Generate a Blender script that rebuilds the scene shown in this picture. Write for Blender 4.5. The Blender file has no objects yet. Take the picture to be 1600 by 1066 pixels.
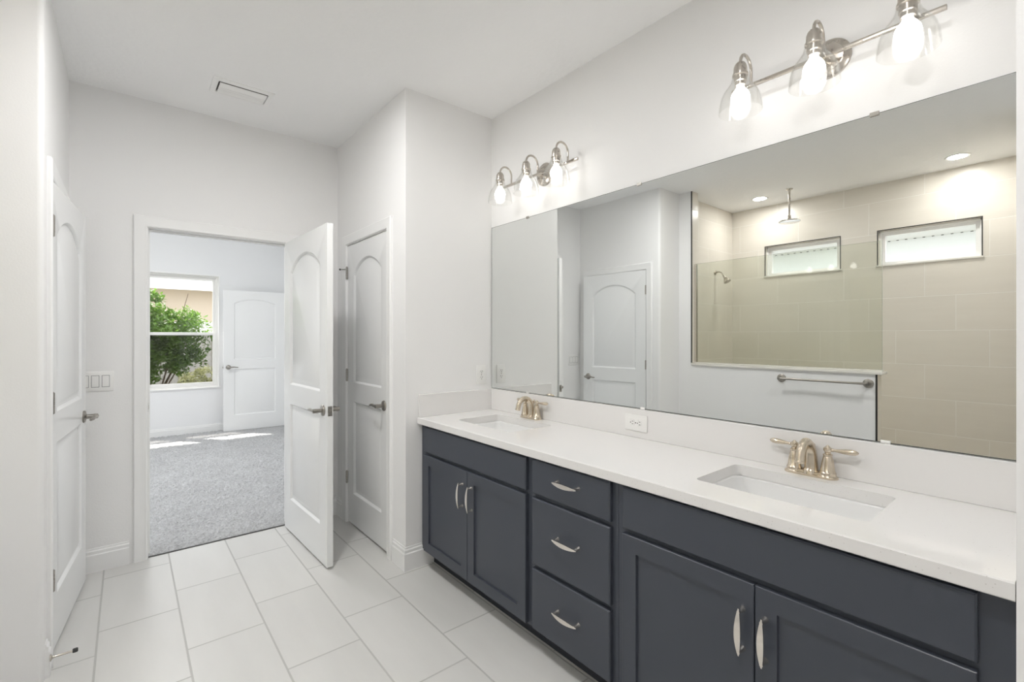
import bpy, bmesh, math, random
from mathutils import Vector, Matrix
R = math.radians
PI = math.pi
random.seed(7)
S = bpy.context.scene
C = S.collection

# ------------------------------------------------------------------ camera
cd = bpy.data.cameras.new('camera'); cam = bpy.data.objects.new('camera', cd); C.objects.link(cam)
cam.location = (0, 0, 1.365); cam.rotation_euler = (R(90), 0, R(-39.49))
cd.sensor_width = 36; cd.lens = 730.55 / 1600 * 36; cd.shift_y = -6.6 / 1600
cd.clip_start = 0.02; cd.clip_end = 200
S.camera = cam
# ------------------------------------------------------------------ sky, sun, exposure
W = bpy.data.worlds.new('sky'); S.world = W; W.use_nodes = True
bg = W.node_tree.nodes['Background']; bg.inputs[0].default_value = (0.93, 0.96, 1.0, 1); bg.inputs[1].default_value = 1.15
sd = bpy.data.lights.new('sun', 'SUN'); sd.energy = 3.0; sd.angle = R(0.6); sd.color = (1.0, 0.95, 0.88)
sun = bpy.data.objects.new('sun', sd); C.objects.link(sun)
sun.rotation_euler = Vector((0.36, -0.42, -1.0)).to_track_quat('-Z', 'Y').to_euler()
sun.location = (-3, 14, 14)
VS = S.view_settings; VS.view_transform = 'Standard'; VS.look = 'None'; VS.gamma = 1; VS.use_curve_mapping = False
VS.exposure = 1.57
BULB, CAN, FILL_CAN = 3.5, 64.0, 178.0
S.cycles.use_denoising = True
S.cycles.max_bounces = 14; S.cycles.diffuse_bounces = 8; S.cycles.glossy_bounces = 8; S.cycles.transparent_max_bounces = 24
S.cycles.blur_glossy = 1.0; S.cycles.sample_clamp_indirect = 6.0

# ------------------------------------------------------------------ materials
def new_mat(name):
    m = bpy.data.materials.new(name); m.use_nodes = True
    nt = m.node_tree; return m, nt, nt.nodes['Principled BSDF']
def N(nt, t, **k):
    n = nt.nodes.new(t)
    for a, v in k.items(): setattr(n, a, v)
    return n
def math_(nt, op, a, b=None, c=None):
    n = N(nt, 'ShaderNodeMath', operation=op)
    for i, v in enumerate((a, b, c)):
        if v is None: continue
        if hasattr(v, 'is_output'): nt.links.new(v, n.inputs[i])
        else: n.inputs[i].default_value = v
    return n.outputs[0]
def pos(nt):
    return N(nt, 'ShaderNodeNewGeometry').outputs['Position']
def noise(nt, scale, detail=2, vec=None, rough=0.5):
    n = N(nt, 'ShaderNodeTexNoise'); n.inputs['Scale'].default_value = scale; n.inputs['Detail'].default_value = detail
    n.inputs['Roughness'].default_value = rough
    nt.links.new(vec if vec is not None else pos(nt), n.inputs['Vector']); return n.outputs['Fac']
def bump(nt, b, h, strength, dist):
    n = N(nt, 'ShaderNodeBump'); n.inputs['Strength'].default_value = strength; n.inputs['Distance'].default_value = dist
    nt.links.new(h, n.inputs['Height']); nt.links.new(n.outputs[0], b.inputs['Normal'])
def mixc(nt, f, a, b):
    n = N(nt, 'ShaderNodeMix', data_type='RGBA')
    if hasattr(f, 'is_output'): nt.links.new(f, n.inputs[0])
    else: n.inputs[0].default_value = f
    for v, i in ((a, 6), (b, 7)):
        if hasattr(v, 'is_output'): nt.links.new(v, n.inputs[i])
        else: n.inputs[i].default_value = (*v, 1)
    return n.outputs[2]
def plain(name, col, rough=0.5, metal=0.0, spec=0.5, bs=None, bn=None):
    m, nt, b = new_mat(name)
    b.inputs['Base Color'].default_value = (*col, 1); b.inputs['Roughness'].default_value = rough
    b.inputs['Metallic'].default_value = metal; b.inputs['Specular IOR Level'].default_value = spec
    if bs: bump(nt, b, noise(nt, bs, 3), bn, 0.004)
    return m
def brushed(name, col, rough):
    m, nt, b = new_mat(name)
    n = noise(nt, 60, 3)
    nt.links.new(mixc(nt, n, tuple(c * 0.95 for c in col), tuple(min(1, c * 1.05) for c in col)), b.inputs['Base Color'])
    b.inputs['Metallic'].default_value = 1.0
    nt.links.new(math_(nt, 'MULTIPLY_ADD', n, 0.06, rough - 0.03), b.inputs['Roughness'])
    return m
def emit(name, col, s):
    m = bpy.data.materials.new(name); m.use_nodes = True; nt = m.node_tree; nt.nodes.clear()
    o = N(nt, 'ShaderNodeOutputMaterial'); e = N(nt, 'ShaderNodeEmission')
    e.inputs[0].default_value = (*col, 1); e.inputs[1].default_value = s; nt.links.new(e.outputs[0], o.inputs[0]); return m
def clear(name, tint, base, gain, rough=0.02, seed=0):
    """thin sheet glass: tinted see-through plus a fresnel-weighted gloss"""
    m = bpy.data.materials.new(name); m.use_nodes = True; nt = m.node_tree; nt.nodes.clear()
    o = N(nt, 'ShaderNodeOutputMaterial'); t = N(nt, 'ShaderNodeBsdfTransparent'); g = N(nt, 'ShaderNodeBsdfGlossy')
    t.inputs[0].default_value = (*tint, 1); g.inputs['Roughness'].default_value = rough
    lw = N(nt, 'ShaderNodeLayerWeight'); lw.inputs[0].default_value = 0.35
    f = math_(nt, 'MULTIPLY_ADD', math_(nt, 'POWER', lw.outputs['Facing'], 2.5), gain, base)
    mx = N(nt, 'ShaderNodeMixShader')
    if seed:
        v = N(nt, 'ShaderNodeTexVoronoi'); v.inputs['Scale'].default_value = seed; nt.links.new(pos(nt), v.inputs['Vector'])
        spot = math_(nt, 'LESS_THAN', v.outputs['Distance'], 0.17)
        f = math_(nt, 'ADD', f, math_(nt, 'MULTIPLY', spot, 0.16))
    nt.links.new(math_(nt, 'MINIMUM', f, 0.95), mx.inputs[0]); nt.links.new(t.outputs[0], mx.inputs[1]); nt.links.new(g.outputs[0], mx.inputs[2])
    nt.links.new(mx.outputs[0], o.inputs[0]); return m
def tile(name, ua, va, u0, du, v0, dv, off, grout, c1, c2, gc, rough, streak, along):
    """tiles: columns across axis ua (width du), each column shifted by `off` along axis va (length dv)"""
    m, nt, b = new_mat(name)
    sp = N(nt, 'ShaderNodeSeparateXYZ'); nt.links.new(pos(nt), sp.inputs[0])
    u = math_(nt, 'DIVIDE', math_(nt, 'SUBTRACT', sp.outputs[ua], u0), du)
    iu = math_(nt, 'FLOOR', u); fu = math_(nt, 'FRACT', u)
    v = math_(nt, 'DIVIDE', math_(nt, 'SUBTRACT', math_(nt, 'SUBTRACT', sp.outputs[va], v0), math_(nt, 'MULTIPLY', iu, off)), dv)
    iv = math_(nt, 'FLOOR', v); fv = math_(nt, 'FRACT', v)
    eu = math_(nt, 'MULTIPLY', math_(nt, 'MINIMUM', fu, math_(nt, 'SUBTRACT', 1.0, fu)), du)
    ev = math_(nt, 'MULTIPLY', math_(nt, 'MINIMUM', fv, math_(nt, 'SUBTRACT', 1.0, fv)), dv)
    e = math_(nt, 'MINIMUM', eu, ev)
    mr = N(nt, 'ShaderNodeMapRange', interpolation_type='SMOOTHSTEP'); nt.links.new(e, mr.inputs[0])
    mr.inputs[1].default_value = grout * 0.35; mr.inputs[2].default_value = grout * 0.75
    k = mr.outputs[0]
    cx = N(nt, 'ShaderNodeCombineXYZ'); nt.links.new(iu, cx.inputs[0]); nt.links.new(iv, cx.inputs[1])
    wn = N(nt, 'ShaderNodeTexWhiteNoise', noise_dimensions='2D'); nt.links.new(cx.outputs[0], wn.inputs['Vector'])
    mp = N(nt, 'ShaderNodeMapping'); nt.links.new(pos(nt), mp.inputs[0]); mp.inputs['Scale'].default_value = streak
    sh = N(nt, 'ShaderNodeVectorMath', operation='ADD'); nt.links.new(mp.outputs[0], sh.inputs[0])
    sc = N(nt, 'ShaderNodeVectorMath', operation='SCALE'); nt.links.new(wn.outputs['Color'], sc.inputs[0]); sc.inputs['Scale'].default_value = 9
    nt.links.new(sc.outputs[0], sh.inputs[1])
    nz = noise(nt, 1.0, 4, sh.outputs[0], 0.6)
    f = math_(nt, 'ADD', math_(nt, 'MULTIPLY', nz, 0.75), math_(nt, 'MULTIPLY', wn.outputs['Value'], 0.25))
    nt.links.new(mixc(nt, k, gc, mixc(nt, f, c1, c2)), b.inputs['Base Color'])
    nt.links.new(math_(nt, 'MULTIPLY_ADD', k, rough - 0.7, 0.7), b.inputs['Roughness'])
    bump(nt, b, k, 0.5, 0.0015)
    return m

M = {}
M['wall'] = plain('wall_paint', (0.825, 0.822, 0.818), 0.6, spec=0.3, bs=140, bn=0.10)
M['bedwall'] = plain('bedroom_paint', (0.82, 0.825, 0.835), 0.6, spec=0.3)
M['ceil'] = plain('ceiling_texture_paint', (0.90, 0.90, 0.90), 0.7, spec=0.2, bs=40, bn=0.55)
M['trim'] = plain('semi_gloss_white_trim', (0.84, 0.84, 0.835), 0.32)
M['door'] = plain('semi_gloss_white_door', (0.82, 0.825, 0.825), 0.25)
M['vent'] = plain('vent_white_enamel', (0.9, 0.9, 0.89), 0.4)
M['plastic'] = plain('white_plastic', (0.82, 0.815, 0.80), 0.35)
M['dark'] = plain('dark_slot', (0.05, 0.045, 0.04), 0.6)
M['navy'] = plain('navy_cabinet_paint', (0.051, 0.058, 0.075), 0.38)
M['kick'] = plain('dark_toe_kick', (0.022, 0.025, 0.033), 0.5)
M['nickel'] = brushed('brushed_nickel', (0.56, 0.52, 0.47), 0.28)
M['warm'] = brushed('warm_brushed_nickel', (0.68, 0.60, 0.49), 0.22)
M['pull'] = brushed('satin_nickel_pull', (0.78, 0.74, 0.69), 0.25)
M['hinge'] = brushed('hinge_nickel', (0.42, 0.40, 0.37), 0.32)
M['lever'] = brushed('dark_satin_nickel', (0.36, 0.34, 0.31), 0.3)
M['chrome'] = plain('polished_chrome', (0.8, 0.8, 0.8), 0.08, 1.0)
M['tiletrim'] = plain('dark_tile_edge_trim', (0.06, 0.058, 0.055), 0.35, 0.6)
M['mirror'] = plain('mirror_silver', (0.83, 0.845, 0.835), 0.0, 1.0)
M['medge'] = plain('mirror_cut_edge', (0.10, 0.11, 0.10), 0.3)
M['basin'] = plain('white_vitreous_china', (0.78, 0.78, 0.775), 0.08)
M['rubber'] = plain('dark_rubber', (0.04, 0.04, 0.04), 0.7)
M['sill'] = plain('cream_marble_cap', (0.74, 0.72, 0.67), 0.2)
M['floor'] = tile('grey_floor_tile', 0, 1, -0.103, 0.306, 2.88, 0.612, 0.204, 0.0068, (0.58, 0.573, 0.555), (0.70, 0.693, 0.675), (0.47, 0.465, 0.45), 0.3, (9, 1.6, 1), 1)
M['tileY'] = tile('beige_wall_tile', 2, 1, 1.423, 0.305, 1.90, 0.612, 0.204, 0.005, (0.70, 0.66, 0.59), (0.80, 0.76, 0.69), (0.85, 0.825, 0.77), 0.3, (1, 1.3, 14), 1)
M['tileX'] = tile('beige_wall_tile_side', 2, 0, 1.423, 0.305, -0.98, 0.612, 0.204, 0.005, (0.70, 0.66, 0.59), (0.80, 0.76, 0.69), (0.85, 0.825, 0.77), 0.3, (1.3, 1, 14), 1)
M['shfloor'] = tile('beige_mosaic_floor', 0, 1, 0, 0.05, 0, 0.05, 0.0, 0.004, (0.40, 0.36, 0.29), (0.48, 0.43, 0.36), (0.5, 0.47, 0.41), 0.4, (5, 5, 5), 1)
# quartz with fine specks
m, nt, b = new_mat('white_quartz'); v = N(nt, 'ShaderNodeTexVoronoi'); v.inputs['Scale'].default_value = 130; nt.links.new(pos(nt), v.inputs['Vector'])
sepc = N(nt, 'ShaderNodeSeparateColor'); nt.links.new(v.outputs['Color'], sepc.inputs[0])
spk = math_(nt, 'MULTIPLY', math_(nt, 'LESS_THAN', v.outputs['Distance'], 0.17), math_(nt, 'GREATER_THAN', sepc.outputs[0], 0.91))
nt.links.new(mixc(nt, math_(nt, 'MULTIPLY', spk, 0.4), (0.76, 0.75, 0.74), (0.42, 0.40, 0.37)), b.inputs['Base Color'])
b.inputs['Roughness'].default_value = 0.045; M['quartz'] = m
# carpet
m, nt, b = new_mat('grey_carpet_pile'); n1 = noise(nt, 75, 3, None, 0.7); n2 = noise(nt, 5, 3)
f = math_(nt, 'ADD', math_(nt, 'MULTIPLY', n1, 0.8), math_(nt, 'MULTIPLY', n2, 0.2))
nt.links.new(mixc(nt, f, (0.10, 0.10, 0.102), (0.93, 0.935, 0.945)), b.inputs['Base Color']); b.inputs['Roughness'].default_value = 0.95
b.inputs['Specular IOR Level'].default_value = 0.1; bump(nt, b, n1, 0.8, 0.01); M['carpet'] = m
M['bulb'] = emit('lit_bulb', (1.0, 0.97, 0.93), BULB)
M['lens'] = emit('lit_downlight_lens', (1.0, 0.985, 0.965), CAN)
M['lens2'] = emit('added_fill_lens', (1.0, 0.992, 0.985), FILL_CAN)  # glow of the unseen downlights added over the bathroom floor
M['fill_lamp'] = emit('added_fill_diffuser', (0.985, 0.99, 1.0), 38.0)  # glow of the unseen lamp added in the bedroom
M['shade'] = clear('seeded_clear_glass', (0.985, 0.985, 0.98), 0.05, 0.5, 0.06, 260)
M['shower_glass'] = clear('green_tint_shower_glass', (0.93, 0.944, 0.91), 0.03, 0.35, 0.0)
M['glass_edge'] = plain('glass_cut_edge', (0.22, 0.30, 0.25), 0.15)
M['window_glass'] = clear('window_glass', (0.96, 0.96, 0.96), 0.03, 0.4, 0.0)
M['screen'] = clear('insect_screen', (0.60, 0.59, 0.58), 0.0, 0.0, 0.5)
# outdoors
m, nt, b = new_mat('green_leaf')
nt.links.new(mixc(nt, noise(nt, 9, 2), (0.05, 0.12, 0.02), (0.20, 0.32, 0.06)), b.inputs['Base Color']); b.inputs['Roughness'].default_value = 0.35
tr = N(nt, 'ShaderNodeBsdfTranslucent'); tr.inputs[0].default_value = (0.22, 0.42, 0.05, 1)
mx = N(nt, 'ShaderNodeMixShader'); mx.inputs[0].default_value = 0.35
nt.links.new(b.outputs[0], mx.inputs[1]); nt.links.new(tr.outputs[0], mx.inputs[2]); nt.links.new(mx.outputs[0], nt.nodes['Material Output'].inputs[0]); M['leaf'] = m
M['pale_leaf'] = plain('pale_green_leaf', (0.62, 0.64, 0.34), 0.5)
M['bark'] = plain('brown_bark', (0.20, 0.15, 0.11), 0.9)
M['stucco'] = plain('beige_stucco', (0.62, 0.53, 0.42), 0.85)
M['white_siding'] = plain('pale_siding', (0.84, 0.87, 0.90), 0.7)
M['ext_white'] = plain('exterior_white', (0.82, 0.82, 0.82), 0.5)
M['fence'] = plain('pale_grey_fence', (0.74, 0.73, 0.72), 0.7)
M['roof'] = plain('brown_shingle', (0.18, 0.15, 0.13), 0.9)
m, nt, b = new_mat('lawn'); nt.links.new(mixc(nt, noise(nt, 20, 4), (0.24, 0.25, 0.19), (0.38, 0.375, 0.32)), b.inputs['Base Color']); b.inputs['Roughness'].default_value = 1; M['lawn'] = m

# ------------------------------------------------------------------ mesh helpers
def box(bm, x0, x1, y0, y1, z0, z1, bev=0.0, seg=2, mat=None):
    r = bmesh.ops.create_cube(bm, size=1.0)
    vs = r['verts']
    for v in vs:
        v.co = Vector((x0 + (v.co.x + .5) * (x1 - x0), y0 + (v.co.y + .5) * (y1 - y0), z0 + (v.co.z + .5) * (z1 - z0)))
    if bev:
        es = list({e for v in vs for e in v.link_edges})
        bmesh.ops.bevel(bm, geom=es, offset=bev, segments=seg, affect='EDGES', profile=0.5)
    return bm
def loops(bm, rings, closed=True, cap0=True, cap1=True):
    """skin a list of vertex rings"""
    vr = [[bm.verts.new(p) for p in ring] for ring in rings]
    for a, b in zip(vr, vr[1:]):
        n = len(a)
        for i in range(n if closed else n - 1):
            j = (i + 1) % n
            try: bm.faces.new((a[i], a[j], b[j], b[i]))
            except ValueError: pass
    if cap0: bm.faces.new(list(reversed(vr[0])))
    if cap1: bm.faces.new(vr[-1])
    return vr
def lathe(bm, prof, at=(0, 0, 0), axis='z', seg=32, cap=True):
    """prof: (r, h) pairs along axis"""
    at = Vector(at); rings = []
    for r, h in prof:
        ring = []
        for i in range(seg):
            a = 2 * PI * i / seg; c, s = r * math.cos(a), r * math.sin(a)
            ring.append(at + (Vector((c, s, h)) if axis == 'z' else Vector((h, c, s)) if axis == 'x' else Vector((c, h, s))))
        rings.append(ring)
    loops(bm, rings, True, cap, cap); return bm
def lathe_dir(bm, prof, p0, d, seg=20):
    d = Vector(d).normalized(); q = d.to_track_quat('Z', 'Y'); p0 = Vector(p0)
    rings = [[p0 + q @ Vector((r * math.cos(2 * PI * i / seg), r * math.sin(2 * PI * i / seg), h)) for i in range(seg)] for r, h in prof]
    loops(bm, rings); return bm
def tube(bm, pts, rad, seg=14):
    pts = [Vector(p) for p in pts]; n = len(pts)
    rad = rad if isinstance(rad, (list, tuple)) else [rad] * n
    t0 = (pts[1] - pts[0]).normalized(); up = Vector((0, 0, 1)) if abs(t0.z) < .9 else Vector((0, 1, 0))
    side = t0.cross(up).normalized(); rings = []
    for i in range(n):
        t = (pts[min(i + 1, n - 1)] - pts[max(i - 1, 0)]).normalized()
        side = (side - t * side.dot(t)).normalized(); u = t.cross(side)
        rings.append([pts[i] + (side * math.cos(2 * PI * k / seg) + u * math.sin(2 * PI * k / seg)) * rad[i] for k in range(seg)])
    loops(bm, rings); return bm
def spline(ctrl, n=8):
    """Catmull-Rom through control points"""
    P = [Vector(p) for p in ctrl]; P = [2 * P[0] - P[1]] + P + [2 * P[-1] - P[-2]]; out = []
    for i in range(1, len(P) - 2):
        for k in range(n):
            t = k / n; a, b, c, d = P[i - 1:i + 3]
            out.append(0.5 * ((2 * b) + (c - a) * t + (2 * a - 5 * b + 4 * c - d) * t * t + (3 * b - a - 3 * c + d) * t ** 3))
    out.append(P[-2]); return out
def fill_holes(bm, outer, holes):
    """planar face with holes; returns the vert loops"""
    vl = []; es = []
    for lp in [outer] + holes:
        vs = [bm.verts.new(p) for p in lp]; vl.append(vs)
        for i in range(len(vs)): es.append(bm.edges.new((vs[i], vs[(i + 1) % len(vs)])))
    bmesh.ops.triangle_fill(bm, use_beauty=True, edges=es)
    return vl
def bridge(bm, a, b):
    n = len(a)
    for i in range(n):
        j = (i + 1) % n; bm.faces.new((a[i], a[j], b[j], b[i]))
def obj(name, bm, mat, parent=None, world=False, sharp=32, kind=None):
    bmesh.ops.recalc_face_normals(bm, faces=bm.faces[:])
    if world and parent is not None:
        root = parent
        while root.parent: root = root.parent
        bmesh.ops.translate(bm, verts=bm.verts[:], vec=-Vector(root.location))
    me = bpy.data.meshes.new(name); bm.to_mesh(me); bm.free()
    for mm in (mat if isinstance(mat, (list, tuple)) else [mat]): me.materials.append(mm)
    for p in me.polygons: p.use_smooth = True
    me.set_sharp_from_angle(angle=R(sharp))
    o = bpy.data.objects.new(name, me); C.objects.link(o)
    if parent is not None: o.parent = parent
    if kind: o['kind'] = kind
    return o
def B(*a, **k):
    bm = bmesh.new(); box(bm, *a, **k); return bm
def struct(name, bm, mat, **k):
    o = obj(name, bm, mat, **k); o['kind'] = 'structure'; return o
def tag(o, label, cat, group=None, kind=None):
    o['label'] = label; o['category'] = cat
    if group: o['group'] = group
    if kind: o['kind'] = kind
    return o
def thing(name, label, cat, loc=(0, 0, 0), rz=0.0, group=None, kind=None):
    o = bpy.data.objects.new(name, None); C.objects.link(o); o.location = loc; o.rotation_euler = (0, 0, rz)
    o.empty_display_size = 0.05
    return tag(o, label, cat, group, kind)
def copy_tree(o, loc, rz=None, label=None):
    r = o.copy(); C.objects.link(r); r.location = loc
    if rz is not None: r.rotation_euler = (0, 0, rz)
    if label: r['label'] = label
    for ch in list(o.children):
        c = ch.copy(); C.objects.link(c); c.parent = r
        for g in list(ch.children):
            d = g.copy(); C.objects.link(d); d.parent = c
    return r
def label(o, t): o['label'] = t; return o

# ------------------------------------------------------------------ the shell
XV, YC, XC, YF, XL, ZC, TW = 1.885, 2.500, 1.256, 3.640, -0.252, 2.820, 0.115
XH, XB, YS, YN = -0.600, -1.750, 2.600, 0.240          # half wall face, shower back, shower side walls
ZT = 3.10
def wall_x(name, x0, x1, y0, y1, z0, z1, holes, mat):
    """wall slab running along Y with rectangular holes (ya,yb,za,zb)"""
    bm = bmesh.new(); ys = sorted({y0, y1, *[h[0] for h in holes], *[h[1] for h in holes]})
    for a, b in zip(ys, ys[1:]):
        zz = [(z0, z1)]
        for h in holes:
            if h[0] <= a + 1e-6 and h[1] >= b - 1e-6: zz = [(z0, h[2]), (h[3], z1)]
        for za, zb in zz:
            if zb - za > 1e-4: box(bm, x0, x1, a, b, za, zb)
    bmesh.ops.remove_doubles(bm, verts=bm.verts[:], dist=1e-5)
    return struct(name, bm, mat)
def wall_y(name, y0, y1, x0, x1, z0, z1, holes, mat):
    bm = bmesh.new(); xs = sorted({x0, x1, *[h[0] for h in holes], *[h[1] for h in holes]})
    for a, b in zip(xs, xs[1:]):
        zz = [(z0, z1)]
        for h in holes:
            if h[0] <= a + 1e-6 and h[1] >= b - 1e-6: zz = [(z0, h[2]), (h[3], z1)]
        for za, zb in zz:
            if zb - za > 1e-4: box(bm, a, b, y0, y1, za, zb)
    bmesh.ops.remove_doubles(bm, verts=bm.verts[:], dist=1e-5)
    return struct(name, bm, mat)

DB = (0.090, 0.916)      # bedroom door opening (x)
DCl = (2.733, 3.443)     # closet door opening (y)
DLf = (2.744, 3.519)     # left door opening (y)
DH = 2.046
# bathroom floor, ceiling
struct('floor', B(XB - TW, 2.0, -1.62, 3.665, -0.06, 0.0), M['floor'])
struct('floor_shower', B(XB, XH - TW + 0.01, YN, YS, 0.0, 0.006), M['shfloor'])
struct('ceiling', B(XB - TW, 2.0, -1.62, YF, ZC, ZC + 0.06), M['ceil'])
# walls
wall_x('wall_right', XV, XV + TW, -0.05, YF + TW, 0, ZC, [], M['wall'])
struct('wall_closet_front', B(XC, XV, YC, YC + TW, 0, ZC), M['wall'])
wall_x('wall_closet_side', XC, XC + TW, YC + TW, YF, 0, ZC, [(DCl[0], DCl[1], 0, DH)], M['wall'])
# far wall: bath-side skin and bedroom-side skin
wall_y('wall_far', YF, YF + TW * 0.5, XB - TW, 2.0, 0, ZT, [(DB[0], DB[1], 0, DH)], M['wall'])
wall_y('wall_bedroom_near', YF + TW * 0.5, YF + TW, -2.1, 2.05, 0, ZT, [(DB[0], DB[1], 0, DH)], M['bedwall'])
# left wall with bullnose corner
bm = bmesh.new()
for y0, y1, z0, z1 in ((YS, DLf[0], 0, ZC), (DLf[1], YF, 0, ZC), (DLf[0], DLf[1], DH, ZC)):
    x0, x1 = XL - TW, XL
    if y0 == YS:
        r = 0.022; pts = [(x0, y1), (x0, y0)] + [(x1 - r + r * math.sin(a), y0 + r - r * math.cos(a)) for a in [PI / 2 * i / 8 for i in range(9)]] + [(x1, y1)]
        loops(bm, [[(x, y, z0) for x, y in pts], [(x, y, z1) for x, y in pts]])
    else: box(bm, x0, x1, y0, y1, z0, z1)
struct('wall_left', bm, M['wall'])
struct('wall_left_return', B(XH - 0.02, XL - TW, YS, YS + TW, 0, ZC), M['wall'])
# shower enclosure
WIN = ((1.520, 2.235), (0.515, 1.220)); WZ = (2.028, 2.368)
wall_x('wall_shower_back', XB - TW, XB, YN - TW, YF, 0, ZC, [(a, b, WZ[0], WZ[1]) for a, b in WIN], M['tileY'])
struct('wall_shower_side', B(XB, XH - 0.02, YS, YS + TW, 0, ZC), M['tileX'])
struct('wall_shower_near', B(XB, XH - TW, YN - TW, YN, 0, ZC), M['tileX'])
struct('wall_near_left', B(XH - TW, XH, -1.5, YN - 0.009, 0, ZC), M['wall'])
struct('wall_shower_near_tile', B(XH - TW, XH - 0.003, YN - 0.009, YN, 0, ZC), M['tileX'])
# pillar and half wall (painted), with tile skins on the shower side
YJ, YE = 2.462, 0.968
struct('wall_shower_pillar', B(XH - TW + 0.009, XH, YJ + 0.009, YS, 0, ZC), M['wall'])
struct('wall_shower_jamb_tile', B(XH - TW, XH - 0.003, YJ, YJ + 0.009, 1.106, ZC), M['tileX'])
struct('wall_half', B(XH - TW + 0.009, XH, YE + 0.009, YJ + 0.009, 0, 1.080), M['wall'])
struct('wall_half_tile', B(XH - TW, XH - TW + 0.009, YE, YS, 0, 1.080), M['tileY'])
struct('wall_half_end_tile', B(XH - TW + 0.009, XH - 0.003, YE, YE + 0.009, 0, 1.080), M['tileX'])
struct('trim_1', B(XH - 0.004, XH + 0.002, YJ - 0.002, YJ + 0.010, 1.106, ZC), M['tiletrim'])
struct('trim_2', B(XH - 0.004, XH + 0.002, YE - 0.002, YE + 0.010, 0, 1.080), M['tiletrim'])
struct('trim_3', B(XH - 0.004, XH + 0.002, YN - 0.010, YN + 0.002, 0, ZC), M['tiletrim'])
tag(struct('half_wall_cap', B(XH - TW - 0.012, XH + 0.014, YE - 0.036, YJ, 1.080, 1.100, bev=0.003), M['sill']),
    'cream stone cap along the top of the shower half wall', 'wall cap')
# walls out of frame that close the room
wall_y('wall_near', -1.62, -1.5, XH - TW, 1.42, 0, ZC, [], M['wall'])
struct('wall_near_right', B(1.30, 1.415, -1.5, -0.05, 0, ZC), M['wall'])
struct('wall_vanity_end', B(1.30, XV, -0.05, 0.076, 0, ZC), M['wall'])
# bedroom
BX0, BX1, BY = -2.0, 1.945, 7.930
BW = ((0.150, 1.031), (-0.800, 0.081)); BZ = (0.645, 2.240)
struct('floor_bedroom', B(BX0 - TW, BX1 + TW, 3.665, BY + TW, -0.06, -0.004), M['bedwall'])
struct('ceiling_bedroom', B(BX0 - TW, BX1 + TW, YF, BY + 0.14, ZT, ZT + 0.06), M['bedwall'])
wall_y('wall_bedroom_far', BY, BY + 0.14, BX0 - TW, BX1 + TW, 0, ZT, [(a, b, BZ[0], BZ[1]) for a, b in BW], M['bedwall'])
LW = (4.1, 7.5)  # wall opening for the added daylight window
wall_x('wall_bedroom_left', BX0 - TW, BX0, YF + TW, BY, 0, ZT, [(LW[0], LW[1], 0.05, 2.44)], M['bedwall'])
struct('wall_bedroom_right', B(BX1, BX1 + TW, YF + TW, BY, 0, ZT), M['bedwall'])
# carpet pile
bm = bmesh.new(); nx, ny = 170, 330; x0, x1, y0, y1 = -0.15, 1.93, 3.666, BY - 0.016
grid = []
for j in range(ny + 1):
    row = []
    for i in range(nx + 1):
        edge = i in (0, nx) or j in (0, ny)
        z = -0.004 if edge else random.uniform(0.0, 0.018)
        row.append(bm.verts.new((x0 + (x1 - x0) * i / nx + (0 if edge else random.uniform(-.004, .004)), y0 + (y1 - y0) * j / ny + (0 if edge else random.uniform(-.004, .004)), z)))
    grid.append(row)
for j in range(ny):
    for i in range(nx): bm.faces.new((grid[j][i], grid[j][i + 1], grid[j + 1][i + 1], grid[j + 1][i]))
box(bm, BX0, x0, 3.76, y1, -0.003, 0.008)
tag(obj('carpet', bm, M['carpet'], sharp=180), 'grey cut pile carpet covering the bedroom floor beyond the doorway', 'carpet', kind='stuff')

# baseboards
BBP = [(0, 0), (0.014, 0), (0.014, 0.098), (0.010, 0.104), (0.010, 0.120), (0.005, 0.126), (0.004, 0.136), (0, 0.136)]
def baseboard(name, a, b, n, m0=0.0, m1=0.0, h=1.0):
    """along a->b (xy) with outward normal n; m0/m1 mitre (+ outside corner)"""
    a, b, n = Vector((*a, 0)), Vector((*b, 0)), Vector((*n, 0)); d = (b - a).normalized(); bm = bmesh.new()
    loops(bm, [[p + n * u + d * (-s * u) + Vector((0, 0, z * h)) for u, z in BBP] for p, s in ((a, m0), (b, -m1))])
    return struct(name, bm, M['trim'])
CW = 0.066
baseboard('baseboard_far', (XL, YF), (DB[0] - 0.012 - CW, YF), (0, -1))
baseboard('baseboard_far_right', (DB[1] + 0.012 + CW, YF), (XC, YF), (0, -1))
baseboard('baseboard_closet_side_far', (XC, YF), (XC, DCl[1] + 0.010 + CW), (-1, 0))
baseboard('baseboard_closet_side', (XC, DCl[0] - 0.010 - CW), (XC, YC), (-1, 0), 0, 1)
baseboard('baseboard_closet_front', (XC, YC), (1.4365, YC), (0, -1), 1, 0)
baseboard('baseboard_left', (XL, YS + 0.02), (XL, DLf[0] - 0.008 - CW), (1, 0), -0.5, 0)
baseboard('baseboard_left_far', (XL, DLf[1] + 0.008 + CW), (XL, YF), (1, 0))
baseboard('baseboard_bedroom', (BX0, BY), (BX1, BY), (0, -1), h=0.85)

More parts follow.
